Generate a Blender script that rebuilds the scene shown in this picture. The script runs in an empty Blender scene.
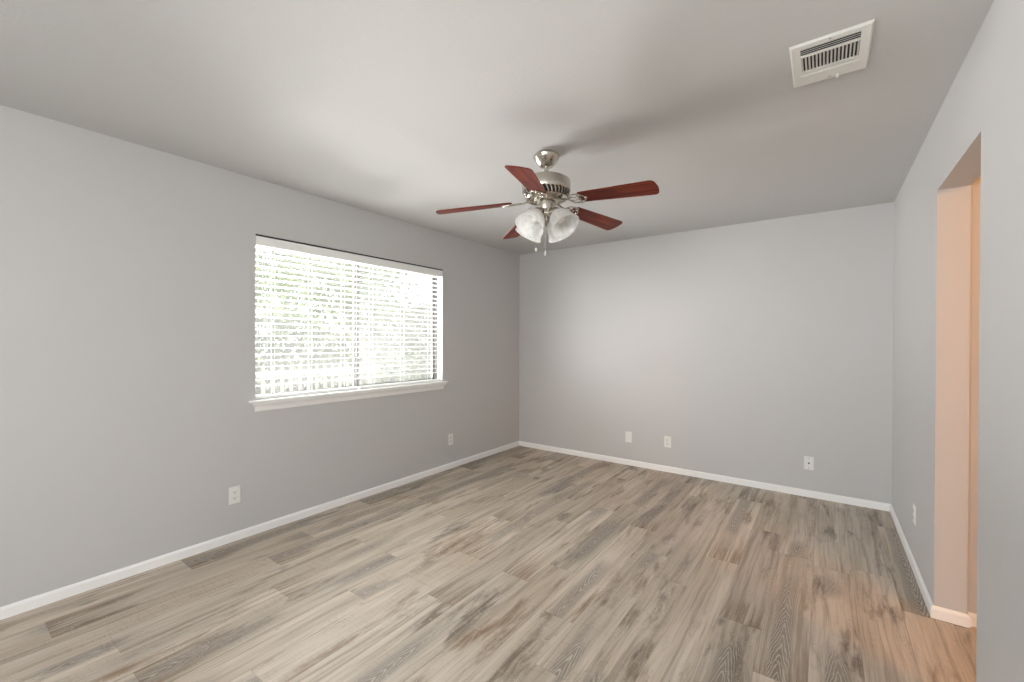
import bpy, bmesh, math, random
from mathutils import Vector, Matrix, Euler
R = math.radians
PI = math.pi
random.seed(7)
scene = bpy.context.scene
C = scene.collection

# ------------------------------------------------------------------ room numbers (metres)
W, D, H = 3.596, 4.506, 2.44          # room width (x), depth to the back wall (y), ceiling
YF = -1.9                             # wall behind the camera
WY0, WY1, WZ0, WZ1 = 1.352, 3.140, 0.915, 2.062   # window opening in the left wall
DY0, DY1, DZ = 2.172, 2.890, 2.070    # doorway in the right wall
TL, TR = 0.15, 0.115                  # wall thicknesses

# ------------------------------------------------------------------ camera
cam_d = bpy.data.cameras.new('camera')
cam = bpy.data.objects.new('camera', cam_d)
C.objects.link(cam)
cam_d.sensor_fit = 'HORIZONTAL'
cam_d.sensor_width = 36.0
cam_d.lens = 429.93 / 1024 * 36.0
cam_d.shift_x = 0.0
cam_d.shift_y = 2.33 / 1024
cam_d.clip_start = 0.05
yaw, pitch, roll = 0.62835, -0.00438, 0.00421
F0 = Vector((-math.sin(yaw), math.cos(yaw), 0)); R0 = Vector((math.cos(yaw), math.sin(yaw), 0)); U0 = Vector((0, 0, 1))
F2 = F0 * math.cos(pitch) + U0 * math.sin(pitch); U2 = U0 * math.cos(pitch) - F0 * math.sin(pitch)
R3 = R0 * math.cos(roll) + U2 * math.sin(roll); U3 = U2 * math.cos(roll) - R0 * math.sin(roll)
m = Matrix((R3, U3, -F2)).transposed().to_4x4()
m.translation = Vector((3.159, 0.0, 1.330))
cam.matrix_world = m
scene.camera = cam

# ------------------------------------------------------------------ view, sky, lights
scene.view_settings.view_transform = 'Standard'
scene.view_settings.look = 'None'
scene.view_settings.gamma = 1.0
scene.view_settings.use_curve_mapping = False
scene.view_settings.exposure = 0.08
scene.cycles.max_bounces = 14
scene.cycles.diffuse_bounces = 8
scene.cycles.transparent_max_bounces = 16
scene.cycles.sample_clamp_indirect = 8

world = bpy.data.worlds.new('overcast_sky')
scene.world = world
world.use_nodes = True
bgn = world.node_tree.nodes['Background']
bgn.inputs[0].default_value = (0.93, 0.97, 1.0, 1)
bgn.inputs[1].default_value = 1.25


def area(name, loc, target, sx, sy, power, col=(1, 1, 1)):
    d = bpy.data.lights.new(name, 'AREA')
    d.shape = 'RECTANGLE'; d.size = sx; d.size_y = sy; d.energy = power; d.color = col
    o = bpy.data.objects.new(name, d); C.objects.link(o)
    o.location = loc
    o.rotation_euler = (Vector(target) - Vector(loc)).to_track_quat('-Z', 'Z').to_euler()
    return o


def sun(name, direction, strength, angle, col):
    d = bpy.data.lights.new(name, 'SUN'); d.energy = strength; d.angle = angle; d.color = col
    o = bpy.data.objects.new(name, d); C.objects.link(o); o.location = (0, 0, 8)
    o.rotation_euler = Vector(direction).to_track_quat('-Z', 'Z').to_euler()


sun('sun', (-0.55, -0.25, -0.8), 13.0, R(3), (1.0, 0.97, 0.92))
# fill lamps added outside the side window, standing in for sky and sunlit ground
area('side_window_sky_fill', (-1.5, 2.25, 3.0), (0.2, 2.25, 1.3), 3.4, 1.3, 110, (0.96, 0.98, 1.0))
area('side_window_ground_fill', (-1.1, 2.25, 0.15), (0.1, 2.25, 1.7), 3.0, 1.1, 1170, (1.0, 0.985, 0.96))
# fill lamp added outside the made-up window behind the camera
area('rear_fill', (2.3, YF - 0.35, 1.55), (2.1, 3.0, 1.5), 1.9, 1.3, 112, (0.96, 0.98, 1.0))
# second added lamp, outside the made-up window in the right wall
area('right_fill', (W + 0.5, -1.1, 1.6), (0.3, 1.0, 1.4), 1.3, 1.3, 32, (0.98, 0.99, 1.0))
# unseen lamp added left of the side window to brighten the back wall
area('side_window_cross_fill', (-1.35, 0.5, 1.6), (0.0, 2.15, 1.5), 1.4, 1.9, 300, (0.98, 0.99, 1.0))


# ------------------------------------------------------------------ helpers
def link(name, me, mat=None, parent=None):
    o = bpy.data.objects.new(name, me); C.objects.link(o)
    if mat: me.materials.append(mat)
    if parent: o.parent = parent
    return o


def obj(name, bm, mat, parent=None, smooth=False, bevel=0.0, segs=2, auto=True):
    bmesh.ops.remove_doubles(bm, verts=bm.verts[:], dist=1e-6)
    bmesh.ops.recalc_face_normals(bm, faces=bm.faces[:])
    me = bpy.data.meshes.new(name)
    bm.to_mesh(me); bm.free()
    if smooth:
        for p in me.polygons: p.use_smooth = True
        if auto:
            me.set_sharp_from_angle(angle=R(38))
    o = link(name, me, mat, parent)
    if bevel:
        b = o.modifiers.new('bevel', 'BEVEL'); b.width = bevel; b.segments = segs
        b.limit_method = 'ANGLE'; b.angle_limit = R(40)
    return o


def bx(bm, a, b, M=None):
    x0, y0, z0 = a; x1, y1, z1 = b
    v = [bm.verts.new(p) for p in ((x0, y0, z0), (x1, y0, z0), (x1, y1, z0), (x0, y1, z0),
                                   (x0, y0, z1), (x1, y0, z1), (x1, y1, z1), (x0, y1, z1))]
    if M:
        for q in v: q.co = M @ q.co
    for f in ((0, 3, 2, 1), (4, 5, 6, 7), (0, 1, 5, 4), (1, 2, 6, 5), (2, 3, 7, 6), (3, 0, 4, 7)):
        bm.faces.new([v[i] for i in f])
    return bm


def lathe(bm, prof, n=48, M=None, close=False):
    """prof: (radius, z) list revolved about z"""
    rings = []
    for r, z in prof:
        if r < 1e-6:
            p = Vector((0, 0, z)); rings.append([bm.verts.new(M @ p if M else p)])
        else:
            ring = []
            for i in range(n):
                a = 2 * PI * i / n
                p = Vector((r * math.cos(a), r * math.sin(a), z))
                ring.append(bm.verts.new(M @ p if M else p))
            rings.append(ring)
    pairs = list(zip(rings[:-1], rings[1:]))
    if close: pairs.append((rings[-1], rings[0]))
    for a, b in pairs:
        for i in range(n):
            j = (i + 1) % n
            if len(a) == 1 and len(b) == 1: continue
            if len(a) == 1: bm.faces.new((a[0], b[i], b[j]))
            elif len(b) == 1: bm.faces.new((a[i], a[j], b[0]))
            else: bm.faces.new((a[i], a[j], b[j], b[i]))
    return bm


def tube(bm, pts, rad, n=10, closed=False, flat=1.0, up=None):
    """tube along pts, rad = number or list"""
    pts = [Vector(p) for p in pts]
    N = len(pts); rings = []
    for i, p in enumerate(pts):
        if closed:
            t = (pts[(i + 1) % N] - pts[i - 1]).normalized()
        else:
            t = (pts[min(i + 1, N - 1)] - pts[max(i - 1, 0)]).normalized()
        u = Vector(up) if up else (Vector((0, 0, 1)) if abs(t.z) < 0.95 else Vector((1, 0, 0)))
        s = t.cross(u).normalized(); u = s.cross(t).normalized()
        r = rad[i] if isinstance(rad, (list, tuple)) else rad
        rings.append([bm.verts.new(p + s * r * math.cos(2 * PI * k / n) + u * r * flat * math.sin(2 * PI * k / n)) for k in range(n)])
    rng = range(N) if closed else range(N - 1)
    for i in rng:
        a, b = rings[i], rings[(i + 1) % N]
        for k in range(n):
            bm.faces.new((a[k], a[(k + 1) % n], b[(k + 1) % n], b[k]))
    if not closed:
        bm.faces.new(rings[0][::-1]); bm.faces.new(rings[-1])
    return bm


def prism(bm, poly, z0, z1, M=None):
    lo = [bm.verts.new((M @ Vector((x, y, z0))) if M else (x, y, z0)) for x, y in poly]
    hi = [bm.verts.new((M @ Vector((x, y, z1))) if M else (x, y, z1)) for x, y in poly]
    n = len(poly)
    bm.faces.new(lo[::-1]); bm.faces.new(hi)
    for i in range(n):
        bm.faces.new((lo[i], lo[(i + 1) % n], hi[(i + 1) % n], hi[i]))
    return bm


def sweep(bm, prof, path, closed_ends=True):
    """prof: (out, z) points; path: list of (x, y, nx, ny) with mitred outward normals"""
    rings = []
    for x, y, nx, ny in path:
        rings.append([bm.verts.new((x + nx * o, y + ny * o, z)) for o, z in prof])
    n = len(prof)
    for a, b in zip(rings[:-1], rings[1:]):
        for k in range(n):
            bm.faces.new((a[k], a[(k + 1) % n], b[(k + 1) % n], b[k]))
    if closed_ends:
        bm.faces.new(rings[0][::-1]); bm.faces.new(rings[-1])
    return bm


def thing(name, label, cat, loc=(0, 0, 0), rotz=0.0, group=None):
    o = bpy.data.objects.new(name, None); C.objects.link(o)
    o.location = loc; o.rotation_euler = (0, 0, rotz); o.empty_display_size = 0.05
    o['label'] = label; o['category'] = cat
    if group: o['group'] = group
    return o


def tag(o, label, cat, group=None):
    o['label'] = label; o['category'] = cat
    if group: o['group'] = group
    return o


def struct(name, bm, mat, **k):
    o = obj(name, bm, mat, **k); o['kind'] = 'structure'; return o


# ------------------------------------------------------------------ materials
class NT:
    def __init__(self, name):
        self.m = bpy.data.materials.new(name); self.m.use_nodes = True
        self.t = self.m.node_tree; self.n = self.t.nodes; self.l = self.t.links
        self.p = self.n['Principled BSDF']; self.out = self.n['Material Output']

    def new(self, typ, **kw):
        nd = self.n.new(typ)
        for k, v in kw.items(): setattr(nd, k, v)
        return nd

    def put(self, sock, v):
        if hasattr(v, 'is_linked') or isinstance(v, bpy.types.NodeSocket): self.l.new(v, sock)
        else: sock.default_value = v

    def math(self, op, a, b=None, c=None, clamp=False):
        nd = self.new('ShaderNodeMath', operation=op, use_clamp=clamp)
        self.put(nd.inputs[0], a)
        if b is not None: self.put(nd.inputs[1], b)
        if c is not None: self.put(nd.inputs[2], c)
        return nd.outputs[0]

    def mix(self, f, a, b, blend='MIX'):
        nd = self.new('ShaderNodeMix', data_type='RGBA', blend_type=blend)
        self.put(nd.inputs[0], f); self.put(nd.inputs[6], a); self.put(nd.inputs[7], b)
        return nd.outputs[2]

    def ss(self, v, lo, hi):
        nd = self.new('ShaderNodeMapRange', interpolation_type='SMOOTHSTEP')
        self.put(nd.inputs[0], v); nd.inputs[1].default_value = lo; nd.inputs[2].default_value = hi
        return nd.outputs[0]

    def vec(self, x, y, z):
        nd = self.new('ShaderNodeCombineXYZ')
        for i, q in enumerate((x, y, z)): self.put(nd.inputs[i], q)
        return nd.outputs[0]

    def noise(self, v, scale=1.0, detail=3.0, rough=0.5, dist=0.0):
        nd = self.new('ShaderNodeTexNoise')
        if v is not None: self.l.new(v, nd.inputs['Vector'])
        nd.inputs['Scale'].default_value = scale; nd.inputs['Detail'].default_value = detail
        nd.inputs['Roughness'].default_value = rough; nd.inputs['Distortion'].default_value = dist
        return nd.outputs['Fac']

    def bump(self, h, strength=0.2, dist=0.001):
        b = self.new('ShaderNodeBump'); b.inputs['Strength'].default_value = strength
        b.inputs['Distance'].default_value = dist
        self.l.new(h, b.inputs['Height']); self.l.new(b.outputs[0], self.p.inputs['Normal'])

    def obco(self):
        return self.new('ShaderNodeTexCoord').outputs['Object']


def flat(name, col, rough=0.5, metal=0.0, bumpscale=0, bs=0.1, bd=0.0005, spec=None, var=0.03):
    N = NT(name)
    co = N.obco()
    f = N.noise(co, 2.3, 2)
    a = tuple(max(0, c * (1 - var)) for c in col) + (1,)
    b = tuple(min(1, c * (1 + var)) for c in col) + (1,)
    N.put(N.p.inputs['Base Color'], N.mix(f, a, b))
    N.p.inputs['Roughness'].default_value = rough
    N.p.inputs['Metallic'].default_value = metal
    if spec is not None: N.p.inputs['Specular IOR Level'].default_value = spec
    if bumpscale: N.bump(N.noise(co, bumpscale, 3, 0.6), bs, bd)
    return N.m


M_WALL = flat('grey_wall_paint', (0.562, 0.558, 0.553), 0.62, bumpscale=170, bs=0.25, bd=0.0008, var=0.012, spec=0.35)
M_CEIL = flat('matt_ceiling_paint', (0.572, 0.569, 0.563), 0.85, bumpscale=85, bs=0.5, bd=0.002, var=0.015, spec=0.2)
M_TRIM = flat('white_trim_paint', (0.92, 0.92, 0.91), 0.32, var=0.01)
M_PLATE = flat('white_plastic', (0.80, 0.80, 0.77), 0.3, var=0.01)
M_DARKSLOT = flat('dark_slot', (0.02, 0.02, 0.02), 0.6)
M_SLAT = flat('white_blind_slat', (0.88, 0.885, 0.87), 0.4, var=0.01)
M_CORD = flat('white_cord', (0.8, 0.8, 0.78), 0.7)
M_BRONZE = flat('dark_bronze_frame', (0.13, 0.125, 0.115), 0.45)
M_VENT = flat('white_vent_enamel', (0.78, 0.775, 0.74), 0.38, var=0.02)
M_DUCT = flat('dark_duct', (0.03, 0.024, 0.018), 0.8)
M_BARK = flat('tree_bark', (0.24, 0.21, 0.18), 0.9, bumpscale=30, bs=0.6, bd=0.01, var=0.3)
M_FENCE = flat('weathered_fence_wood', (0.15, 0.14, 0.125), 0.8, bumpscale=40, bs=0.4, bd=0.002, var=0.2)
M_LAWN = flat('lawn_grass', (0.11, 0.14, 0.075), 0.9, bumpscale=60, bs=0.6, bd=0.01, var=0.4)
M_STRIP = flat('oak_threshold', (0.46, 0.34, 0.22), 0.4, var=0.15)


def metal_mat():
    N = NT('brushed_nickel')
    co = N.obco()
    sp = N.new('ShaderNodeSeparateXYZ'); N.l.new(co, sp.inputs[0])
    st = N.noise(N.vec(N.math('MULTIPLY', sp.outputs[0], 6.0), N.math('MULTIPLY', sp.outputs[1], 6.0), N.math('MULTIPLY', sp.outputs[2], 420.0)), 1.0, 2)
    N.put(N.p.inputs['Base Color'], N.mix(st, (0.55, 0.51, 0.45, 1), (0.60, 0.56, 0.50, 1)))
    N.p.inputs['Metallic'].default_value = 1.0
    N.put(N.p.inputs['Roughness'], N.math('MULTIPLY_ADD', st, 0.04, 0.22))
    return N.m


def blade_mat():
    N = NT('cherry_blade_wood')
    co = N.obco()
    sp = N.new('ShaderNodeSeparateXYZ'); N.l.new(co, sp.inputs[0])
    v = N.vec(N.math('MULTIPLY', sp.outputs[0], 3.0), N.math('MULTIPLY', sp.outputs[1], 45.0), sp.outputs[2])
    g = N.noise(v, 1.0, 4, 0.6, 0.6)
    fine = N.noise(N.vec(N.math('MULTIPLY', sp.outputs[0], 14.0), N.math('MULTIPLY', sp.outputs[1], 260.0), sp.outputs[2]), 1.0, 2)
    c = N.mix(N.ss(g, 0.35, 0.68), (0.085, 0.0035, 0.004, 1), (0.27, 0.040, 0.009, 1))
    c = N.mix(N.math('MULTIPLY', fine, 0.45), c, (0.07, 0.008, 0.006, 1))
    N.put(N.p.inputs['Base Color'], c)
    N.p.inputs['Roughness'].default_value = 0.42
    N.p.inputs['Specular IOR Level'].default_value = 0.28
    N.p.inputs['Coat Weight'].default_value = 0.0
    N.p.inputs['Coat Roughness'].default_value = 0.25
    return N.m


def shade_mat():
    N = NT('alabaster_glass')
    co = N.obco()
    s = N.noise(co, 14.0, 4, 0.55, 2.2)
    col = N.mix(N.ss(s, 0.35, 0.7), (0.97, 0.97, 0.96, 1), (0.82, 0.82, 0.81, 1))
    df = N.new('ShaderNodeBsdfDiffuse'); N.l.new(col, df.inputs[0])
    tr = N.new('ShaderNodeBsdfTranslucent'); N.l.new(col, tr.inputs[0])
    gl = N.new('ShaderNodeBsdfGlossy'); gl.inputs['Roughness'].default_value = 0.15
    m1 = N.new('ShaderNodeMixShader'); m1.inputs[0].default_value = 0.62
    N.l.new(df.outputs[0], m1.inputs[1]); N.l.new(tr.outputs[0], m1.inputs[2])
    m2 = N.new('ShaderNodeMixShader'); m2.inputs[0].default_value = 0.07
    N.l.new(m1.outputs[0], m2.inputs[1]); N.l.new(gl.outputs[0], m2.inputs[2])
    N.l.new(m2.outputs[0], N.out.inputs[0])
    return N.m


def seethrough(name, fac, col, gloss=False):
    """mix of clear and diffuse (mesh) or clear and glossy (glass)"""
    N = NT(name)
    t = N.new('ShaderNodeBsdfTransparent')
    s = N.new('ShaderNodeBsdfGlossy' if gloss else 'ShaderNodeBsdfDiffuse')
    s.inputs[0].default_value = col + (1,)
    if gloss: s.inputs['Roughness'].default_value = 0.02
    m = N.new('ShaderNodeMixShader'); m.inputs[0].default_value = fac
    N.l.new(t.outputs[0], m.inputs[1]); N.l.new(s.outputs[0], m.inputs[2])
    N.l.new(m.outputs[0], N.out.inputs[0])
    return N.m


def veiled_glass():  # translucent haze mixed into the panes to imitate glare over the view
    N = NT('veiled_window_glass')
    f = N.noise(N.obco(), 4.0, 3)
    t = N.new('ShaderNodeBsdfTransparent'); g = N.new('ShaderNodeBsdfGlossy'); g.inputs['Roughness'].default_value = 0.03
    d = N.new('ShaderNodeBsdfTranslucent'); d.inputs[0].default_value = (0.9, 0.9, 0.9, 1)
    m = N.new('ShaderNodeMixShader'); m.inputs[0].default_value = 0.04
    N.l.new(t.outputs[0], m.inputs[1]); N.l.new(g.outputs[0], m.inputs[2])
    m2 = N.new('ShaderNodeMixShader'); N.put(m2.inputs[0], N.math('MULTIPLY_ADD', f, 0.008, 0.008))
    N.l.new(m.outputs[0], m2.inputs[1]); N.l.new(d.outputs[0], m2.inputs[2])
    N.l.new(m2.outputs[0], N.out.inputs[0])
    return N.m


def leaf_mat(name, c1, c2):
    N = NT(name)
    f = N.noise(N.obco(), 3.0, 3)
    col = N.mix(f, c1 + (1,), c2 + (1,))
    d = N.new('ShaderNodeBsdfDiffuse'); N.l.new(col, d.inputs[0])
    t = N.new('ShaderNodeBsdfTranslucent'); N.l.new(col, t.inputs[0])
    m = N.new('ShaderNodeMixShader'); m.inputs[0].default_value = 0.35
    N.l.new(d.outputs[0], m.inputs[1]); N.l.new(t.outputs[0], m.inputs[2])
    N.l.new(m.outputs[0], N.out.inputs[0])
    return N.m


def floor_mat():
    N = NT('oak_plank_floor')
    PW, PL = 0.182, 1.22
    sp = N.new('ShaderNodeSeparateXYZ'); N.l.new(N.obco(), sp.inputs[0])
    x, y = sp.outputs[0], sp.outputs[1]
    xr = N.math('DIVIDE', N.math('ADD', x, 20.0), PW)
    row = N.math('FLOOR', xr)
    wr = N.new('ShaderNodeTexWhiteNoise', noise_dimensions='1D'); N.l.new(row, wr.inputs['W'])
    yr = N.math('ADD', N.math('DIVIDE', N.math('ADD', y, 20.0), PL), N.math('MULTIPLY', wr.outputs['Value'], 5.0))
    idy = N.math('FLOOR', yr)
    xl = N.math('SUBTRACT', N.math('FRACT', xr), 0.5)        # -.5 .. .5 across a plank
    yl = N.math('FRACT', yr)
    wn = N.new('ShaderNodeTexWhiteNoise', noise_dimensions='2D')
    N.l.new(N.vec(row, idy, 0.0), wn.inputs['Vector'])
    rs = N.new('ShaderNodeSeparateColor'); N.l.new(wn.outputs['Color'], rs.inputs[0])
    r1, r2, r3 = rs.outputs[0], rs.outputs[1], rs.outputs[2]
    ox = N.math('MULTIPLY', r1, 37.0); oy = N.math('MULTIPLY', r2, 53.0); oz = N.math('MULTIPLY', r3, 19.0)
    # slow sideways wander of the grain
    wob = N.math('MULTIPLY', N.math('SUBTRACT', N.noise(N.vec(ox, N.math('ADD', N.math('MULTIPLY', y, 1.6), oy), oz), 1.0, 2), 0.5), 0.05)
    gx = N.math('ADD', x, wob)

    def G(sx, sy, detail=3, rough=0.5, dist=0.0, extra=0.0):
        return N.noise(N.vec(N.math('MULTIPLY_ADD', gx, sx, ox), N.math('MULTIPLY_ADD', y, sy, oy), N.math('ADD', oz, extra)), 1.0, detail, rough, dist)
    broad = G(10, 1.0, 3, 0.55, 0.2)
    streak = G(36, 0.9, 5, 0.68, 0.15, 3.1)
    streak2 = G(85, 2.4, 4, 0.65, 0.2, 5.1)
    fine = G(230, 6.0, 2, 0.5, 0, 7.7)
    patch = G(8.5, 1.7, 4, 0.62, 0.35, 11.3)
    patch2 = G(26.0, 3.0, 4, 0.7, 1.2, 23.3)
    light = (0.635, 0.56, 0.472, 1); mid = (0.51, 0.43, 0.342, 1); dark = (0.15, 0.115, 0.085, 1); brown = (0.22, 0.142, 0.08, 1)
    grey = (0.42, 0.385, 0.345, 1)
    c = N.mix(N.ss(broad, 0.36, 0.62), light, mid)
    c = N.mix(N.math('MULTIPLY', N.ss(r3, 0.35, 0.9), 0.25), c, grey)
    c = N.mix(N.math('MULTIPLY', N.ss(streak, 0.47, 0.68), 0.74), c, (0.295, 0.235, 0.178, 1))
    c = N.mix(N.math('MULTIPLY', N.ss(streak2, 0.50, 0.72), 0.42), c, (0.24, 0.195, 0.15, 1))
    # smoky dark patches, brown towards some plank ends
    pm = N.math('MULTIPLY', N.ss(patch, 0.51, 0.66), N.math('MULTIPLY_ADD', N.ss(patch2, 0.30, 0.58), 0.8, 0.2))
    endb = N.math('MULTIPLY', N.math('SUBTRACT', 1.0, N.ss(yl, 0.0, 0.28)), N.math('MULTIPLY', N.ss(streak2, 0.36, 0.6), N.math('GREATER_THAN', r2, 0.6)))
    pcol = N.mix(N.math('GREATER_THAN', r1, 0.58), dark, brown)
    c = N.mix(N.math('MULTIPLY', pm, 0.88), c, pcol)
    c = N.mix(N.math('MULTIPLY', endb, 0.75), c, brown)
    # cathedral grain in limed light lines
    yy = N.math('ADD', N.math('MULTIPLY', y, 19.0), oy)
    xc = N.math('ABSOLUTE', N.math('ADD', xl, N.math('MULTIPLY', N.math('SUBTRACT', r2, 0.5), 0.3)))
    bend = N.math('MULTIPLY', N.math('POWER', xc, 1.25), 30.0)
    nz = N.math('MULTIPLY', G(22, 4, 3, 0.6, 0.4, 31.0), 4.2)
    sgn = N.math('SUBTRACT', N.math('MULTIPLY', N.math('GREATER_THAN', r3, 0.5), 2.0), 1.0)
    ring = N.math('SINE', N.math('MULTIPLY', N.math('ADD', N.math('MULTIPLY', yy, sgn), N.math('ADD', bend, nz)), 5.2))
    lines = N.ss(ring, 0.25, 0.95)
    zone = N.math('MULTIPLY', N.ss(N.math('SUBTRACT', 0.30, N.math('ADD', xc, N.math('MULTIPLY', N.math('SUBTRACT', streak, 0.5), 0.5))), 0.0, 0.16), N.ss(G(1.6, 0.85, 2, 0.5, 0, 41.0), 0.49, 0.58))
    zone = N.math('MULTIPLY', zone, N.math('GREATER_THAN', r2, 0.35))
    c = N.mix(N.math('MULTIPLY', zone, 0.72), c, (0.20, 0.165, 0.135, 1))
    c = N.mix(N.math('MULTIPLY', N.math('MULTIPLY', zone, lines), 0.66), c, (0.60, 0.55, 0.49, 1))
    # knots
    vo = N.new('ShaderNodeTexVoronoi', feature='F1')
    N.l.new(N.vec(N.math('MULTIPLY_ADD', gx, 7.5, ox), N.math('MULTIPLY_ADD', y, 2.6, oy), 0.0), vo.inputs['Vector'])
    vo.inputs['Scale'].default_value = 1.0
    vs = N.new('ShaderNodeSeparateColor'); N.l.new(vo.outputs['Color'], vs.inputs[0])
    kd = N.math('ADD', vo.outputs['Distance'], N.math('MULTIPLY', N.math('SUBTRACT', patch2, 0.5), 0.16))
    knot = N.math('MULTIPLY', N.math('SUBTRACT', 1.0, N.ss(kd, 0.02, 0.16)), N.math('GREATER_THAN', vs.outputs[0], 0.60))
    c = N.mix(N.math('MULTIPLY', knot, 0.66), c, (0.12, 0.09, 0.065, 1))
    # crossing cracks: thin pale and dark lines that run over the grain near the dark patches
    ck = G(6.5, 9.0, 4, 0.72, 1.8, 51.0)
    near = N.ss(patch, 0.44, 0.54)
    thin = N.math('MULTIPLY', N.math('SUBTRACT', 1.0, N.ss(N.math('ABSOLUTE', N.math('SUBTRACT', ck, 0.56)), 0.002, 0.011)), near)
    thin2 = N.math('MULTIPLY', N.math('SUBTRACT', 1.0, N.ss(N.math('ABSOLUTE', N.math('SUBTRACT', ck, 0.575)), 0.002, 0.012)), near)
    c = N.mix(N.math('MULTIPLY', thin2, 0.50), c, (0.13, 0.10, 0.08, 1))
    c = N.mix(N.math('MULTIPLY', thin, 0.55), c, (0.66, 0.61, 0.55, 1))
    saw = N.math('MULTIPLY', N.ss(G(16, 150, 1, 0.5, 0.2, 61.0), 0.50, 0.68), N.math('MULTIPLY', N.ss(broad, 0.42, 0.6), N.math('GREATER_THAN', r3, 0.3)))
    c = N.mix(N.math('MULTIPLY', saw, 0.20), c, (0.2, 0.15, 0.11, 1))
    c = N.mix(N.math('MULTIPLY', fine, 0.45), c, N.mix(0.5, c, (0.14, 0.11, 0.085, 1)))
    # whole-plank tone
    tone = N.math('MULTIPLY_ADD', r1, 0.24, 0.92)
    hs = N.new('ShaderNodeHueSaturation'); N.l.new(c, hs.inputs['Color']); N.l.new(tone, hs.inputs['Value'])
    c = hs.outputs[0]
    # seams
    ex = N.math('MULTIPLY', N.math('SUBTRACT', 0.5, N.math('ABSOLUTE', xl)), PW)
    ey = N.math('MULTIPLY', N.math('MINIMUM', yl, N.math('SUBTRACT', 1.0, yl)), PL)
    e = N.math('MINIMUM', ex, ey)
    seam = N.math('SUBTRACT', 1.0, N.ss(e, 0.0003, 0.0016))
    c = N.mix(N.math('MULTIPLY', seam, 0.30), c, (0.11, 0.085, 0.065, 1))
    N.put(N.p.inputs['Base Color'], c)
    N.put(N.p.inputs['Roughness'], N.math('MULTIPLY_ADD', streak, 0.18, 0.36))
    N.p.inputs['Specular IOR Level'].default_value = 0.32
    h = N.math('ADD', N.math('MULTIPLY', fine, 0.25), N.math('MULTIPLY', N.math('SUBTRACT', 1.0, seam), 1.0))
    N.bump(h, 0.35, 0.0008)
    return N.m


M_FLOOR = floor_mat()
M_METAL = metal_mat()
M_BLADE = blade_mat()
M_SHADE = shade_mat()
M_GLASS = seethrough('window_glass', 0.05, (1, 1, 1), True)
M_VEILED = veiled_glass()
M_SCREEN = seethrough('insect_screen', 0.30, (0.30, 0.31, 0.30))
M_BULB = flat('frosted_bulb', (0.85, 0.85, 0.82), 0.3)
M_LEAF1 = leaf_mat('fresh_green_leaves', (0.12, 0.17, 0.065), (0.22, 0.28, 0.13))
M_LEAF2 = leaf_mat('dusty_green_leaves', (0.17, 0.195, 0.13), (0.27, 0.30, 0.21))

# ------------------------------------------------------------------ room shell
HX = 5.5; HY0, HY1 = 0.3, 2.915        # hallway extents
DX = W + TR
bm = bmesh.new(); bx(bm, (-TL, YF - 0.15, -0.12), (W + 0.0, D + 0.15, 0)); bx(bm, (W, YF - 0.15, -0.12), (HX + 0.12, D + 0.15, 0))
struct('floor', bm, M_FLOOR)
bm = bmesh.new(); bx(bm, (-TL, YF - 0.15, H), (HX + 0.12, D + 0.15, H + 0.2))
struct('ceiling', bm, M_CEIL)

bm = bmesh.new()
bx(bm, (-TL, YF - 0.15, 0), (0, WY0, H)); bx(bm, (-TL, WY1, 0), (0, D + 0.15, H))
bx(bm, (-TL, WY0, 0), (0, WY1, WZ0 - 0.012)); bx(bm, (-TL, WY0, WZ1), (0, WY1, H))
struct('wall_left', bm, M_WALL)
bm = bmesh.new(); bx(bm, (0, D, 0), (HX + 0.12, D + 0.15, H)); struct('wall_back', bm, M_WALL)
bm = bmesh.new()
QY0, QY1, QZ0, QZ1 = -1.7, -0.6, 0.9, 2.08  # unseen window opening added to the right wall for fill light
bx(bm, (W, YF - 0.15, 0), (DX, QY0, H)); bx(bm, (W, QY1, 0), (DX, DY0, H)); bx(bm, (W, QY0, 0), (DX, QY1, QZ0)); bx(bm, (W, QY0, QZ1), (DX, QY1, H)); bx(bm, (W, DY1, 0), (DX, D, H)); bx(bm, (W, DY0, DZ), (DX, DY1, H))
struct('wall_right', bm, M_WALL)
# wall behind the camera with a window opening added to let fill light in
RX0, RX1, RZ, RZ0 = 1.4, 3.2, 2.08, 0.9
bm = bmesh.new()
bx(bm, (0, YF - 0.15, 0), (RX0, YF, H)); bx(bm, (RX1, YF - 0.15, 0), (W, YF, H)); bx(bm, (RX0, YF - 0.15, RZ), (RX1, YF, H)); bx(bm, (RX0, YF - 0.15, 0), (RX1, YF, RZ0))
struct('wall_front', bm, M_WALL)
bm = bmesh.new()
for a, b in (((RX0, RX0 + 0.05), (RZ0, RZ)), ((RX1 - 0.05, RX1), (RZ0, RZ)), ((2.27, 2.33), (RZ0, RZ)), ((RX0, RX1), (RZ0, RZ0 + 0.05)), ((RX0, RX1), (RZ - 0.05, RZ))):
    bx(bm, (a[0], YF - 0.1, b[0]), (a[1], YF - 0.05, b[1]))
dr = struct('added_rear_window', bm, M_TRIM)  # made-up window, out of view, for the rear fill lamp
bm = bmesh.new(); bx(bm, (RX0 + 0.05, YF - 0.079, RZ0 + 0.05), (RX1 - 0.05, YF - 0.073, RZ - 0.05)); obj('glass', bm, M_GLASS, dr)
bm = bmesh.new()
for a, b in (((QY0, QY0 + 0.04), (QZ0, QZ1)), ((QY1 - 0.04, QY1), (QZ0, QZ1)), ((QY0, QY1), (QZ0, QZ0 + 0.04)), ((QY0, QY1), (QZ1 - 0.04, QZ1)), ((QY0, QY1), (1.47, 1.51))):
    bx(bm, (W + 0.05, a[0], b[0]), (W + 0.09, a[1], b[1]))
w3 = struct('added_right_window', bm, M_TRIM)  # made-up window, out of view, for the right fill lamp
bm = bmesh.new(); bx(bm, (W + 0.068, QY0 + 0.04, QZ0 + 0.04), (W + 0.072, QY1 - 0.04, QZ1 - 0.04)); obj('glass', bm, M_GLASS, w3)
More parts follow.
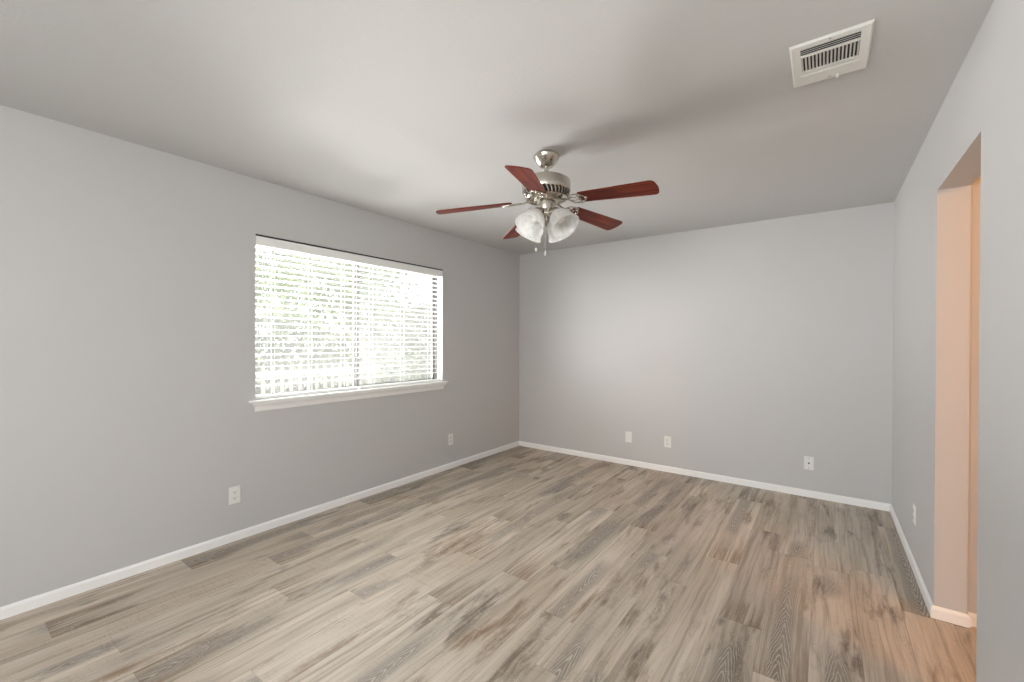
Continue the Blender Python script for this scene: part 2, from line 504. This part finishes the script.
# hallway beyond the doorway
bm = bmesh.new(); bx(bm, (DX, HY1, 0), (HX, HY1 + 0.12, H)); struct('wall_hallway_far', bm, M_WALL)
bm = bmesh.new(); bx(bm, (HX, HY0 - 0.12, 0), (HX + 0.12, HY1 + 0.12, H)); struct('wall_hallway_right', bm, M_WALL)
bm = bmesh.new(); bx(bm, (DX, HY0 - 0.12, 0), (HX, HY0, H)); struct('wall_hallway_near', bm, M_WALL)

# baseboards
BH, BT = 0.058, 0.012
BP = [(0, 0), (BT, 0), (BT, BH - 0.012), (BT - 0.004, BH - 0.004), (BT - 0.007, BH), (0, BH)]
bm = bmesh.new(); sweep(bm, BP, [(0, YF, 1, 0), (0, D, 1, -1)]); struct('baseboard_left', bm, M_TRIM)
bm = bmesh.new(); sweep(bm, BP, [(0, D, 1, -1), (W, D, -1, -1)]); struct('baseboard_back', bm, M_TRIM)
bm = bmesh.new()
sweep(bm, BP, [(W, D, -1, -1), (W, DY1, -1, -1), (DX, DY1, 1, -1), (DX, HY1, 1, -1), (HX, HY1, -1, -1)])
sweep(bm, BP, [(DX, DY0, 1, 1), (W, DY0, -1, 1), (W, YF, -1, 0)])
struct('baseboard_right', bm, M_TRIM)
bm = bmesh.new(); prism(bm, [(0, 0), (0.045, 0), (0.036, 0.007), (0.009, 0.007)], DY0 + BT, DY1 - BT,
                        Matrix(((1, 0, 0, DX + 0.0), (0, 0, 1, 0), (0, 1, 0, 0), (0, 0, 0, 1))))
struct('trim_2', bm, M_STRIP)

# ------------------------------------------------------------------ window_1: bronze slider
FX0, FX1 = -0.135, -0.085
bm = bmesh.new()
for a, b in (((WY0, WY0 + 0.014), (WZ0, WZ1)), ((WY1 - 0.014, WY1), (WZ0, WZ1)), ((WY0, WY1), (WZ0 + 0.004, WZ0 + 0.014)), ((WY0, WY1), (WZ1 - 0.035, WZ1))):
    bx(bm, (FX0, a[0], b[0]), (FX1, a[1], b[1]))
win = struct('window_1', bm, M_BRONZE)
YM = 2.205
def sash(y0, y1, x0, x1, name):
    bm = bmesh.new(); z0, z1 = WZ0 + 0.014, WZ1 - 0.035; s = 0.020
    for a, b in (((y0, y0 + s), (z0, z1)), ((y1 - s, y1), (z0, z1)), ((y0, y1), (z0, z0 + 0.016)), ((y0, y1), (z1 - s, z1))):
        bx(bm, (x0, a[0], b[0]), (x1, a[1], b[1]))
    o = obj('sash', bm, M_BRONZE, win)
    bm = bmesh.new(); xm = (x0 + x1) / 2; bx(bm, (xm - 0.002, y0 + s, z0 + s), (xm + 0.002, y1 - s, z1 - s))
    obj('pane', bm, M_VEILED, o)
sash(WY0 + 0.014, YM + 0.016, -0.107, -0.089, 'left')
sash(YM - 0.016, WY1 - 0.014, -0.128, -0.110, 'right')
bm = bmesh.new(); bx(bm, (-0.1345, YM, WZ0 + 0.014), (-0.1335, WY1 - 0.014, WZ1 - 0.035)); obj('insect_screen', bm, M_SCREEN, win)

bm = bmesh.new(); bx(bm, (-0.062, WY0, WZ1 - 0.0115), (-0.004, WY1, WZ1)); obj('gap_shade_strip', bm, M_DARKSLOT, win)  # dark strip standing in for the shade in the gap above the valance
# stool and apron below the window
bm = bmesh.new()
prism(bm, [(-0.085, WY0 + 0.001), (0.0, WY0 + 0.001), (0.0, WY0 - 0.045), (0.042, WY0 - 0.045), (0.042, WY1 + 0.045), (0.0, WY1 + 0.045), (0.0, WY1 - 0.001), (-0.085, WY1 - 0.001)], WZ0 - 0.012, WZ0 + 0.004)
stool = struct('trim_1', bm, M_TRIM, bevel=0.004, segs=3)
prof = [(0.0, WZ0 - 0.074), (0.007, WZ0 - 0.074), (0.010, WZ0 - 0.062), (0.013, WZ0 - 0.048), (0.021, WZ0 - 0.034), (0.030, WZ0 - 0.026), (0.033, WZ0 - 0.020), (0.033, WZ0 - 0.0122), (0.0, WZ0 - 0.0122)]
bm = bmesh.new(); sweep(bm, prof, [(0.0, WY0 + 0.001, 0, -1), (0.0, WY0 + 0.001, 1, -1), (0.0, WY1 - 0.001, 1, 1), (0.0, WY1 - 0.001, 0, 1)][1:3])
obj('apron', bm, M_TRIM, stool, smooth=True)

# ------------------------------------------------------------------ blinds
SP, SW = 0.0443, 0.050
def blind(y0, y1, label, wand_y):
    t = thing('window_blind', label, 'blind', (-0.043, (y0 + y1) / 2, WZ0), 0, 'white slatted blinds in the window')
    hw = (y1 - y0) / 2
    hz = WZ1 - WZ0
    bm = bmesh.new(); bx(bm, (-0.024, -hw, hz - 0.062), (0.022, hw, hz - 0.0125)); obj('headrail', bm, M_TRIM, t, bevel=0.002)
    bm = bmesh.new()
    ztop = hz - 0.062 - 0.018; k = 0
    zs = []
    z = ztop
    while z > 0.052:
        zs.append(z); z -= SP
    for z in zs:
        prof = []
        for i in range(7):
            u = -SW / 2 + SW * i / 6
            prof.append((u, 0.0022 * (1 - (2 * u / SW) ** 2)))
        top = [(u, h + 0.0028) for u, h in prof]
        loop = prof + top[::-1]
        tilt = R(3)
        A = [bm.verts.new((u * math.cos(tilt) - h * math.sin(tilt), -hw + 0.003, z + u * math.sin(tilt) + h * math.cos(tilt))) for u, h in loop]
        B = [bm.verts.new((v.co.x, hw - 0.003, v.co.z)) for v in A]
        n = len(loop)
        bm.faces.new(A[::-1]); bm.faces.new(B)
        for i in range(n): bm.faces.new((A[i], A[(i + 1) % n], B[(i + 1) % n], B[i]))
    obj('slats', bm, M_SLAT, t, smooth=True)
    bm = bmesh.new(); bx(bm, (-0.025, -hw + 0.003, 0.009), (0.025, hw - 0.003, 0.027)); obj('bottom_rail', bm, M_SLAT, t, bevel=0.003)
    for yy in (-hw + 0.13, 0.0, hw - 0.13):
        bm = bmesh.new()
        for xx in (-0.0268, 0.0268):
            tube(bm, [(xx, yy, 0.02), (xx, yy, hz - 0.03)], 0.0011, 6)
        tube(bm, [(0.004, yy + 0.01, 0.02), (0.004, yy + 0.01, hz - 0.03)], 0.0008, 6)
        obj('ladder_cord', bm, M_CORD, t)
    if wand_y is not None:
        bm = bmesh.new(); tube(bm, [(0.0295, wand_y, hz - 0.05), (0.0295, wand_y, hz - 0.42)], [0.0035, 0.0035], 6)
        lathe(bm, [(0, -0.43), (0.005, -0.428), (0.005, -0.40), (0.0035, -0.39), (0, -0.39)], 10, Matrix.Translation((0.0295, wand_y, hz)))
        obj('tilt_wand', bm, M_PLATE, t)
    return t
YG = 2.176
blind(WY0 + 0.006, YG - 0.005, 'white slatted window blind on the left half, trees showing behind its open slats', -0.36)
blind(YG + 0.005, WY1 - 0.008, 'white slatted window blind on the right half, nearer the room corner', None)
bm = bmesh.new()
prism(bm, [(-0.009, WZ1 - 0.075), (-0.002, WZ1 - 0.075), (0.001, WZ1 - 0.070), (0.001, WZ1 - 0.024), (-0.003, WZ1 - 0.012), (-0.009, WZ1 - 0.012)], WY0 + 0.004, WY1 - 0.004,
      Matrix(((1, 0, 0, 0), (0, 0, 1, 0), (0, 1, 0, 0), (0, 0, 0, 1))))
va = obj('blind_valance', bm, M_SLAT)
tag(va, 'long white valance board across the top of both window blinds', 'valance')


# ------------------------------------------------------------------ wall plates (built facing +y in local space, then turned)
def plate_thing(name, label, cat, loc, rz, kind, group=None):
    """front face looks along local -y"""
    t = thing(name, label, cat, loc, rz, group)
    w, h = 0.070, 0.114
    bm = bmesh.new(); bx(bm, (-w / 2, -0.0055, -h / 2), (w / 2, 0, h / 2)); obj('cover_plate', bm, M_PLATE, t, bevel=0.0022, segs=3)
    if kind == 'duplex':
        for s in (1, -1):
            bm = bmesh.new()
            poly = []
            for i in range(28):
                a = 2 * PI * i / 28
                poly.append((0.0172 * math.cos(a), max(-0.0137, min(0.0137, 0.0172 * math.sin(a)))))
            MM = Matrix(((1, 0, 0, 0), (0, 0, -1, 0), (0, 1, 0, s * 0.0195), (0, 0, 0, 1)))
            prism(bm, poly, 0.004, 0.0078, MM)
            rc = obj('receptacle', bm, M_PLATE, t)
            bm = bmesh.new()
            bx(bm, (-0.0078, -0.0084, s * 0.0195 - 0.002), (-0.0052, -0.0078, s * 0.0195 + 0.0075))
            bx(bm, (0.0052, -0.0084, s * 0.0195 - 0.001), (0.0078, -0.0078, s * 0.0195 + 0.0065))
            prism(bm, [(0.0028 * math.cos(2 * PI * i / 10), 0.0028 * math.sin(2 * PI * i / 10) - 0.0075) for i in range(10)], 0.0078, 0.0084, MM)
            obj('slot', bm, M_DARKSLOT, rc)
        spots = [0.0]
    elif kind == 'coax':
        bm = bmesh.new()
        MM = Matrix(((1, 0, 0, 0), (0, 0, -1, 0), (0, 1, 0, 0), (0, 0, 0, 1)))
        lathe(bm, [(0, 0.005), (0.0075, 0.005), (0.0075, 0.009), (0.005, 0.009), (0.005, 0.016), (0.0035, 0.016), (0.0035, 0.012), (0, 0.012)], 6, MM)
        obj('cable_jack', bm, M_DARKSLOT, t)
        spots = [0.042, -0.042]
    elif kind == 'switch':
        bm = bmesh.new(); bx(bm, (-0.006, -0.006, -0.012), (0.006, -0.0052, 0.012)); obj('toggle_slot', bm, M_PLATE, t)
        bm = bmesh.new()
        prism(bm, [(-0.004, -0.004), (0.004, -0.004), (0.004, 0.012), (-0.004, 0.012)], 0, 0.009, Matrix.Translation((0, -0.005, 0)) @ Matrix.Rotation(R(70), 4, 'X'))
        obj('toggle', bm, M_PLATE, t)
        spots = [0.030, -0.030]
    else:
        spots = [0.042, -0.042]
    for z in spots:
        bm = bmesh.new()
        MM = Matrix(((1, 0, 0, 0), (0, 0, -1, 0), (0, 1, 0, z), (0, 0, 0, 1)))
        lathe(bm, [(0, 0.0078), (0.002, 0.0076), (0.0034, 0.0066), (0.0036, 0.0052), (0, 0.0052)], 12, MM)
        obj('screw', bm, M_METAL if kind == 'coax' else M_PLATE, t)
    return t

# left wall faces +x: local -y -> +x  => rotz = +90
plate_thing('wall_outlet', 'white double electrical outlet on left wall, the one nearer the camera below the window', 'outlet', (0, 1.224, 0.305), R(90), 'duplex', 'electrical outlets around the room')
plate_thing('wall_outlet', 'small white electrical outlet on left wall near the far room corner', 'outlet', (0, 3.258, 0.303), R(90), 'duplex', 'electrical outlets around the room')
plate_thing('blank_wall_plate', 'plain white blank cover plate, leftmost plate on the back wall', 'wall plate', (1.452, D, 0.302), 0, 'blank')
plate_thing('wall_outlet', 'white electrical outlet on back wall, just right of the plain blank plate', 'outlet', (1.864, D, 0.307), 0, 'duplex', 'electrical outlets around the room')
plate_thing('cable_wall_plate', 'white cable jack plate with one dark centre connector, right end of back wall', 'wall plate', (3.057, D, 0.291), 0, 'coax')
plate_thing('wall_outlet', 'white electrical outlet seen edge-on on the right wall before the doorway', 'outlet', (W, 3.43, 0.325), R(-90), 'duplex', 'electrical outlets around the room')

# ------------------------------------------------------------------ ceiling vent
vx0, vx1, vy0, vy1 = 3.045, 3.292, 1.922, 2.230
gx0, gx1, gy0, gy1 = 3.078, 3.259, 1.955, 2.122
vent = thing('ceiling_vent', 'white metal air register with dark louvers set in the ceiling', 'vent', ((vx0 + vx1) / 2, (vy0 + vy1) / 2, H))
cx, cy = (vx0 + vx1) / 2, (vy0 + vy1) / 2
def L(x, y): return x - cx, y - cy
def vbox(bm, x0, y0, x1, y1, z0, z1):
    bx(bm, (x0 - cx, y0 - cy, z0), (x1 - cx, y1 - cy, z1))
bm = bmesh.new()
# faceplate: four strips around the grille, outer lip bevelled
z0, z1 = -0.006, 0.0
def ring(bm, o, i, zo, zi):
    (a0, b0, a1, b1), (c0, d0, c1, d1) = o, i
    O = [(a0, b0), (a1, b0), (a1, b1), (a0, b1)]; I = [(c0, d0), (c1, d0), (c1, d1), (c0, d1)]
    vo = [bm.verts.new((x - cx, y - cy, zo)) for x, y in O]; vi = [bm.verts.new((x - cx, y - cy, zi)) for x, y in I]
    for k in range(4): bm.faces.new((vo[k], vo[(k + 1) % 4], vi[(k + 1) % 4], vi[k]))
ring(bm, (vx0, vy0, vx1, vy1), (vx0, vy0, vx1, vy1), 0.0, -0.0035)
ring(bm, (vx0, vy0, vx1, vy1), (vx0 + .006, vy0 + .006, vx1 - .006, vy1 - .006), -0.0035, -0.009)
ring(bm, (vx0 + .006, vy0 + .006, vx1 - .006, vy1 - .006), (gx0, gy0, gx1, gy1), -0.009, -0.007)
ring(bm, (gx0, gy0, gx1, gy1), (gx0, gy0, gx1, gy1), -0.007, 0.0)
ring(bm, (gx0, gy0, gx1, gy1), (vx0, vy0, vx1, vy1), 0.0, 0.0)
vbox(bm, gx0, gy0 + 0.050, gx1, gy0 + 0.058, -0.008, -0.001)
obj('faceplate', bm, M_VENT, vent)
bm = bmesh.new(); vbox(bm, gx0 - 0.004, vy1 - 0.083, gx1 + 0.004, vy1 - 0.078, -0.0105, -0.007); obj('damper_ridge', bm, M_VENT, vent, bevel=0.001)
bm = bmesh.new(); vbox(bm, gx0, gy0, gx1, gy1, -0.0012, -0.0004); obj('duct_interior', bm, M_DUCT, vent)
bm = bmesh.new()
for k in range(4):
    yy = gy0 + 0.007 + k * 0.0125
    Mx = Matrix.Translation((0, yy - cy, -0.0045)) @ Matrix.Rotation(R(32), 4, 'X')
    bx(bm, (gx0 - cx, -0.0045, -0.0006), (gx1 - cx, 0.0045, 0.0006), Mx)
n = 16
for k in range(n):
    xx = gx0 + 0.004 + (gx1 - gx0 - 0.008) * (k + 0.0) / (n - 1)
    Mx = Matrix.Translation((xx - cx, 0, -0.0045)) @ Matrix.Rotation(R(-42), 4, 'Y')
    bx(bm, (-0.0033, gy0 + 0.058 - cy, -0.0006), (0.0033, gy1 - cy, 0.0006), Mx)
obj('louvers', bm, M_VENT, vent)
bm = bmesh.new(); px, py = L(3.195, 2.208)
tube(bm, [(px, py, -0.008), (px, py + 0.003, -0.022)], [0.0035, 0.005], 10); obj('damper_lever', bm, M_PLATE, vent)
for (sx_, sy_) in ((3.169, 2.209), (3.169, 1.936)):
    px, py = L(sx_, sy_)
    bm = bmesh.new(); lathe(bm, [(0, -0.0105), (0.003, -0.0098), (0.0036, -0.008), (0, -0.008)], 12, Matrix.Translation((px, py, 0))); obj('screw', bm, M_METAL, vent)

# ------------------------------------------------------------------ ceiling fan
FX, FY = 1.825, 2.174
fan = thing('ceiling_fan', 'brushed nickel ceiling fan with five reddish wooden blades and frosted glass light shades', 'ceiling fan', (FX, FY, H))
# z below is measured from the ceiling (negative down)
bm = bmesh.new()
lathe(bm, [(0, 0), (0.058, 0), (0.062, -0.006), (0.074, -0.014), (0.078, -0.020), (0.077, -0.026), (0.070, -0.040), (0.060, -0.056), (0.047, -0.070), (0.040, -0.076), (0.028, -0.080), (0.0, -0.080)], 56)
canopy = obj('canopy', bm, M_METAL, fan, smooth=True)
bm = bmesh.new(); lathe(bm, [(0, -0.075), (0.0135, -0.075), (0.0135, -0.155), (0, -0.155)], 24)
lathe(bm, [(0, -0.132), (0.022, -0.132), (0.026, -0.138), (0.028, -0.156), (0, -0.156)], 32)
obj('downrod', bm, M_METAL, fan, smooth=True)
bm = bmesh.new()
lathe(bm, [(0, -0.148), (0.030, -0.149), (0.105, -0.152), (0.128, -0.156), (0.138, -0.163), (0.142, -0.173), (0.142, -0.224), (0.139, -0.230), (0, -0.230)], 72)
mot = obj('motor_housing', bm, M_METAL, fan, smooth=True)
# vented lower skirt with slanted ribs
bm = bmesh.new()
lathe(bm, [(0, -0.228), (0.130, -0.228), (0.108, -0.262), (0, -0.262)], 56)
obj('vent_skirt', bm, M_DARKSLOT, fan, smooth=True)
bm = bmesh.new()
for k in range(36):
    a = 2 * PI * k / 36; b = a + 0.16
    tube(bm, [(0.138 * math.cos(a), 0.138 * math.sin(a), -0.226), (0.132 * math.cos((a + b) / 2), 0.132 * math.sin((a + b) / 2), -0.244), (0.114 * math.cos(b), 0.114 * math.sin(b), -0.264)], 0.0042, 6)
lathe(bm, [(0.085, -0.260), (0.120, -0.260), (0.124, -0.266), (0.118, -0.274), (0.06, -0.278), (0, -0.278), (0, -0.260)], 56)
obj('vent_ribs', bm, M_METAL, fan, smooth=True)
bm = bmesh.new(); lathe(bm, [(0, -0.272), (0.070, -0.272), (0.074, -0.276), (0.074, -0.284), (0.068, -0.289), (0.050, -0.290), (0, -0.290)], 48)
obj('flywheel', bm, M_METAL, fan, smooth=True)
bm = bmesh.new()
lathe(bm, [(0, -0.286), (0.050, -0.286), (0.055, -0.292), (0.055, -0.332), (0.052, -0.340), (0.046, -0.346), (0.040, -0.356), (0.040, -0.366), (0.030, -0.374), (0, -0.376)], 48)
obj('switch_housing', bm, M_METAL, fan, smooth=True)
bm = bmesh.new()
lathe(bm, [(0, -0.370), (0.018, -0.370), (0.020, -0.380), (0.016, -0.398), (0.019, -0.406), (0.012, -0.416), (0.006, -0.420), (0.007, -0.427), (0, -0.431)], 28)
obj('finial', bm, M_METAL, fan, smooth=True)

# blades
def blade_outline():
    r0, r1 = 0.205, 0.652
    w0, w1 = 0.051, 0.067      # half widths
    pts = []
    pts.append((r0, -w0 * 0.62)); pts.append((r0 + 0.018, -w0))
    pts.append((r1 - 0.036, -w1))
    for i in range(1, 8):
        a = -PI / 2 + (PI / 2) * i / 8
        pts.append((r1 - 0.034 + 0.028 * math.cos(a), -w1 + 0.028 + 0.028 * math.sin(a)))
    pts.append((r1 - 0.004, -w1 + 0.032))
    pts.append((r1, 0))
    pts.append((r1 - 0.004, w1 - 0.032))
    for i in range(1, 8):
        a = (PI / 2) * i / 8
        pts.append((r1 - 0.034 + 0.028 * math.cos(a), w1 - 0.028 + 0.028 * math.sin(a)))
    pts.append((r1 - 0.036, w1)); pts.append((r0 + 0.018, w0)); pts.append((r0, w0 * 0.62))
    return pts
BZ = -0.290            # blade root height below the ceiling
DROOP = (3.8, 3.6, 7.0, 7.4, 4.4)
PITCH = R(-13)
A0 = 0.032
def loop_pts(cx_, cy_, rx, ry, z, n=20):
    return [(cx_ + rx * math.cos(2 * PI * i / n), cy_ + ry * math.sin(2 * PI * i / n), z) for i in range(n)]
for k in range(5):
    ang = A0 + k * 2 * PI / 5
    Rz = Matrix.Rotation(ang, 4, 'Z')
    bm = bmesh.new()
    prism(bm, blade_outline(), -0.003, 0.003)
    b = obj('blade', bm, M_BLADE, fan, bevel=0.0018)
    Dr = Matrix.Translation((0.12, 0, 0)) @ Matrix.Rotation(R(DROOP[k]), 4, 'Y') @ Matrix.Translation((-0.12, 0, 0))
    b.matrix_local = Rz @ Matrix.Translation((0, 0, BZ)) @ Dr @ Matrix.Rotation(R(-8.5) if k == 3 else PITCH, 4, 'X')
    # iron: curved arm plus scrolled loops screwed under the blade
    bm = bmesh.new()
    T = Matrix.Rotation(PITCH, 4, 'X')
    zz = -0.0065
    ar = [(0.058, 0, 0.010), (0.085, 0, 0.008), (0.110, 0, 0.002), (0.130, 0, -0.004), (0.150, 0, -0.0065)]
    tube(bm, ar, [0.012, 0.011, 0.010, 0.009, 0.008], 10, flat=0.55)
    for (lx, ly, rx, ry) in ((0.186, 0.0, 0.036, 0.017), (0.192, 0.029, 0.033, 0.014), (0.192, -0.029, 0.033, 0.014)):
        tube(bm, [T @ Vector(p) for p in loop_pts(lx, ly, rx, ry, zz)], 0.0045, 8, closed=True, flat=0.7)
    out = [(0.146, 0), (0.160, 0.030), (0.188, 0.047), (0.222, 0.047), (0.240, 0.026), (0.262, 0.0), (0.240, -0.026), (0.222, -0.047), (0.188, -0.047), (0.160, -0.030)]
    tube(bm, [T @ Vector((x, y, zz)) for x, y in out], 0.0042, 8, closed=True, flat=0.7)
    for (x, y) in ((0.226, 0.034), (0.226, -0.034), (0.250, 0.0)):
        lathe(bm, [(0, -0.013), (0.004, -0.012), (0.0065, -0.008), (0.0065, -0.003), (0, -0.003)], 12, T @ Matrix.Translation((x, y, 0)))
    ir = obj('blade_iron', bm, M_METAL, fan, smooth=True)
    ir.matrix_local = Rz @ Matrix.Translation((0, 0, BZ)) @ Dr

# light kit: three arms with bell shades
def bell():
    k_ = 1.05
    outer = [(r * k_, z * k_) for r, z in ((0.023, 0.0), (0.026, -0.006), (0.034, -0.016), (0.048, -0.030), (0.060, -0.048), (0.067, -0.068), (0.071, -0.090), (0.076, -0.108), (0.083, -0.122))]
    inner = [(r - 0.0035, z) for r, z in outer[::-1]]
    return outer + inner
SA = math.atan2(-FY, 3.159 - FX)       # towards the viewer's side of the room
for k in range(4):
    a = SA + PI / 4 + R(4) + k * PI / 2
    Rz = Matrix.Rotation(a, 4, 'Z')
    bm = bmesh.new()
    tube(bm, [(0.030, 0, -0.340), (0.042, 0, -0.336), (0.052, 0, -0.338), (0.060, 0, -0.346), (0.064, 0, -0.352)], 0.0085, 12)
    S = Matrix.Translation((0.064, 0, -0.352)) @ Matrix.Rotation(R(-38), 4, 'Y')
    lathe(bm, [(0, 0.010), (0.016, 0.010), (0.026, 0.004), (0.030, -0.004), (0.030, -0.016), (0.024, -0.016), (0, -0.010)], 28, S)
    arm = obj('lamp_arm', bm, M_METAL, fan, smooth=True); arm.matrix_local = Rz
    bm = bmesh.new(); lathe(bm, bell(), 48, S @ Matrix.Translation((0, 0, -0.006)), close=True)
    sh = obj('lamp_shade', bm, M_SHADE, fan, smooth=True); sh.matrix_local = Rz
    bm = bmesh.new(); lathe(bm, [(0, -0.010), (0.013, -0.012), (0.014, -0.034), (0.024, -0.052), (0.028, -0.068), (0.022, -0.084), (0.010, -0.092), (0, -0.094)], 24, S)
    bu = obj('bulb', bm, M_BULB, fan, smooth=True); bu.matrix_local = Rz
# pull chains
ra = SA - PI / 2
def at(r, a): return r * math.cos(a), r * math.sin(a)
for (r, a, zb, fr) in ((0.045, SA - 0.1, -0.585, 0.0), (0.060, SA - 1.35, -0.560, 0.006)):
    x, y = at(r, a)
    bm = bmesh.new()
    z = -0.345
    tube(bm, [(x * 0.8, y * 0.8, -0.340), (x, y, -0.350), (x, y, zb)], 0.0010, 6)
    while z > zb:
        z -= 0.0065
        bmesh.ops.create_icosphere(bm, subdivisions=1, radius=0.0017, matrix=Matrix.Translation((x, y, z)))
    ch = obj('pull_chain', bm, M_METAL, fan, smooth=True)
    bm = bmesh.new()
    if fr: lathe(bm, [(0, 0.004), (0.004, 0.0), (0.0075, -0.008), (0.007, -0.016), (0, -0.022)], 16, Matrix.Translation((x, y, zb)))
    else: lathe(bm, [(0, 0.004), (0.003, 0.002), (0.0045, -0.006), (0.005, -0.020), (0.003, -0.026), (0, -0.027)], 16, Matrix.Translation((x, y, zb)))
    obj('chain_fob', bm, M_PLATE, ch, smooth=True)

# ------------------------------------------------------------------ hallway ceiling lamp (out of view, gives the warm light)
hl = thing('hallway_ceiling_light', 'round flush ceiling light glowing warm in the hallway beyond the doorway', 'ceiling light', (4.95, 1.45, H))
bm = bmesh.new(); lathe(bm, [(0, 0), (0.13, 0), (0.13, -0.02), (0, -0.02)], 40); obj('base', bm, M_METAL, hl, smooth=True)
ld = bpy.data.lights.new('hallway_bulb', 'POINT'); ld.energy = 56; ld.color = (1.0, 0.46, 0.15); ld.shadow_soft_size = 0.09
lo = bpy.data.objects.new('hallway_bulb', ld); C.objects.link(lo); lo.parent = hl; lo.location = (0, 0, -0.14)

# ------------------------------------------------------------------ outdoors beyond the window
bm = bmesh.new(); bx(bm, (-40, -20, -0.35), (20, 40, -0.25)); g = struct('ground_outside', bm, M_LAWN)
# picket fence
def fence():
    t = thing('picket_fence', 'low weathered picket fence across the garden behind the left blind', 'fence', (-4.6, 3.9, -0.25))
    k = 0
    for i in range(24):
        y = -1.9 + i * 0.16
        bm = bmesh.new(); prism(bm, [(y - 0.033, 0), (y + 0.033, 0), (y + 0.033, 1.10), (y, 1.16), (y - 0.033, 1.10)], -0.01, 0.01, Matrix(((0, 0, 1, 0), (1, 0, 0, 0), (0, 1, 0, 0), (0, 0, 0, 1))))
        obj('picket', bm, M_FENCE, t)
    for z in (0.95, 0.25):
        bm = bmesh.new(); bx(bm, (0.01, -2.0, z), (0.045, 1.9, z + 0.10)); obj('rail', bm, M_FENCE, t)
fence()

def tree(label, loc, h, cr, n, leafmat, lean=(0, 0), seed=1, cz=None, sq=1.0):
    rnd = random.Random(seed)
    t = thing('tree', label, 'tree', loc, 0, 'trees outside the window')
    top = Vector((lean[0], lean[1], h * 0.72))
    bm = bmesh.new()
    tube(bm, [(0, 0, 0), top * 0.35 + Vector((0.05, 0.03, 0)), top * 0.7, top], [0.16, 0.12, 0.09, 0.04], 10)
    clumps = []
    for i in range(9):
        a = rnd.uniform(0, 2 * PI); r = rnd.uniform(0.4, 1.0) * cr
        p = top * rnd.uniform(0.45, 0.8)
        q = Vector((top.x + r * math.cos(a), top.y + r * math.sin(a), h * rnd.uniform(0.5, 0.98)))
        tube(bm, [p, (p + q) / 2 + Vector((0, 0, 0.12)), q], [0.05, 0.035, 0.012], 6)
        clumps.append(q)
    for i in range(12):
        a = rnd.uniform(0, 2 * PI); r = rnd.uniform(0, 1.0) * cr
        clumps.append(Vector((top.x + r * math.cos(a), top.y + r * math.sin(a), (cz or h * 0.75) + rnd.uniform(-0.5, 0.5) * cr * sq)))
    obj('trunk', bm, M_BARK, t, smooth=True)
    bm = bmesh.new()
    for i in range(n):
        c = rnd.choice(clumps)
        d = Vector((rnd.gauss(0, 1), rnd.gauss(0, 1), rnd.gauss(0, 0.8))) * cr * 0.24
        p = c + d
        s = rnd.uniform(0.05, 0.10)
        e = Euler((rnd.uniform(0, 6.28), rnd.uniform(0, 6.28), rnd.uniform(0, 6.28))).to_matrix()
        v = [bm.verts.new(p + e @ Vector(q)) for q in ((-s, 0, 0), (0, -s * 0.45, 0.1 * s), (s, 0, 0), (0, s * 0.45, 0.1 * s))]
        bm.faces.new(v)
    me = bpy.data.meshes.new('foliage'); bm.to_mesh(me); bm.free()
    o = link('foliage', me, leafmat, t)
    return t
tree('leafy green tree behind the left blind, closest to the window', (-4.9, 2.9, -0.25), 3.4, 1.1, 1700, M_LEAF1, (0.2, -0.2), 3)
tree('leaning thin trunked tree behind the window mullion', (-6.9, 7.2, -0.25), 4.2, 1.3, 2600, M_LEAF1, (0.3, -0.9), 5)
tree('pale loose tree behind the right blind', (-6.6, 11.6, -0.25), 4.0, 1.5, 2600, M_LEAF2, (0.0, 0.4), 8)
tree('broad dusty green tree rising behind the tall hedge', (-15.0, 9.0, -0.25), 6.8, 2.3, 4200, M_LEAF2, (0.0, 0.0), 11)

# tall clipped hedge closing the garden
hd = thing('garden_hedge', 'tall loose green hedge closing the garden behind the picket fence', 'hedge', (-9.2, 9.0, -0.25))
rnd = random.Random(21)
bm = bmesh.new()
for i in range(9000):
    y_ = rnd.uniform(-8.5, 9.5)
    top = 2.5 + 0.5 * math.sin(y_ * 0.9) + 0.3 * math.sin(y_ * 2.3 + 1)
    p = Vector((rnd.uniform(-0.6, 0.6), y_, top * rnd.random() ** 0.8))
    s_ = rnd.uniform(0.08, 0.16)
    e = Euler((rnd.uniform(0, 6.28), rnd.uniform(0, 6.28), rnd.uniform(0, 6.28))).to_matrix()
    bm.faces.new([bm.verts.new(p + e @ Vector(q)) for q in ((-s_, 0, 0), (0, -s_ * 0.5, 0.1 * s_), (s_, 0, 0), (0, s_ * 0.5, 0.1 * s_))])
me = bpy.data.meshes.new('foliage'); bm.to_mesh(me); bm.free()
link('foliage', me, M_LEAF2, hd)
bm = bmesh.new()
for i in range(22):
    y_ = -8.2 + i * 0.82
    tube(bm, [(0, y_, 0), (0.1, y_ + 0.1, 1.0), (-0.1, y_ - 0.05, 2.1)], [0.05, 0.035, 0.015], 6)
obj('stems', bm, M_BARK, hd)
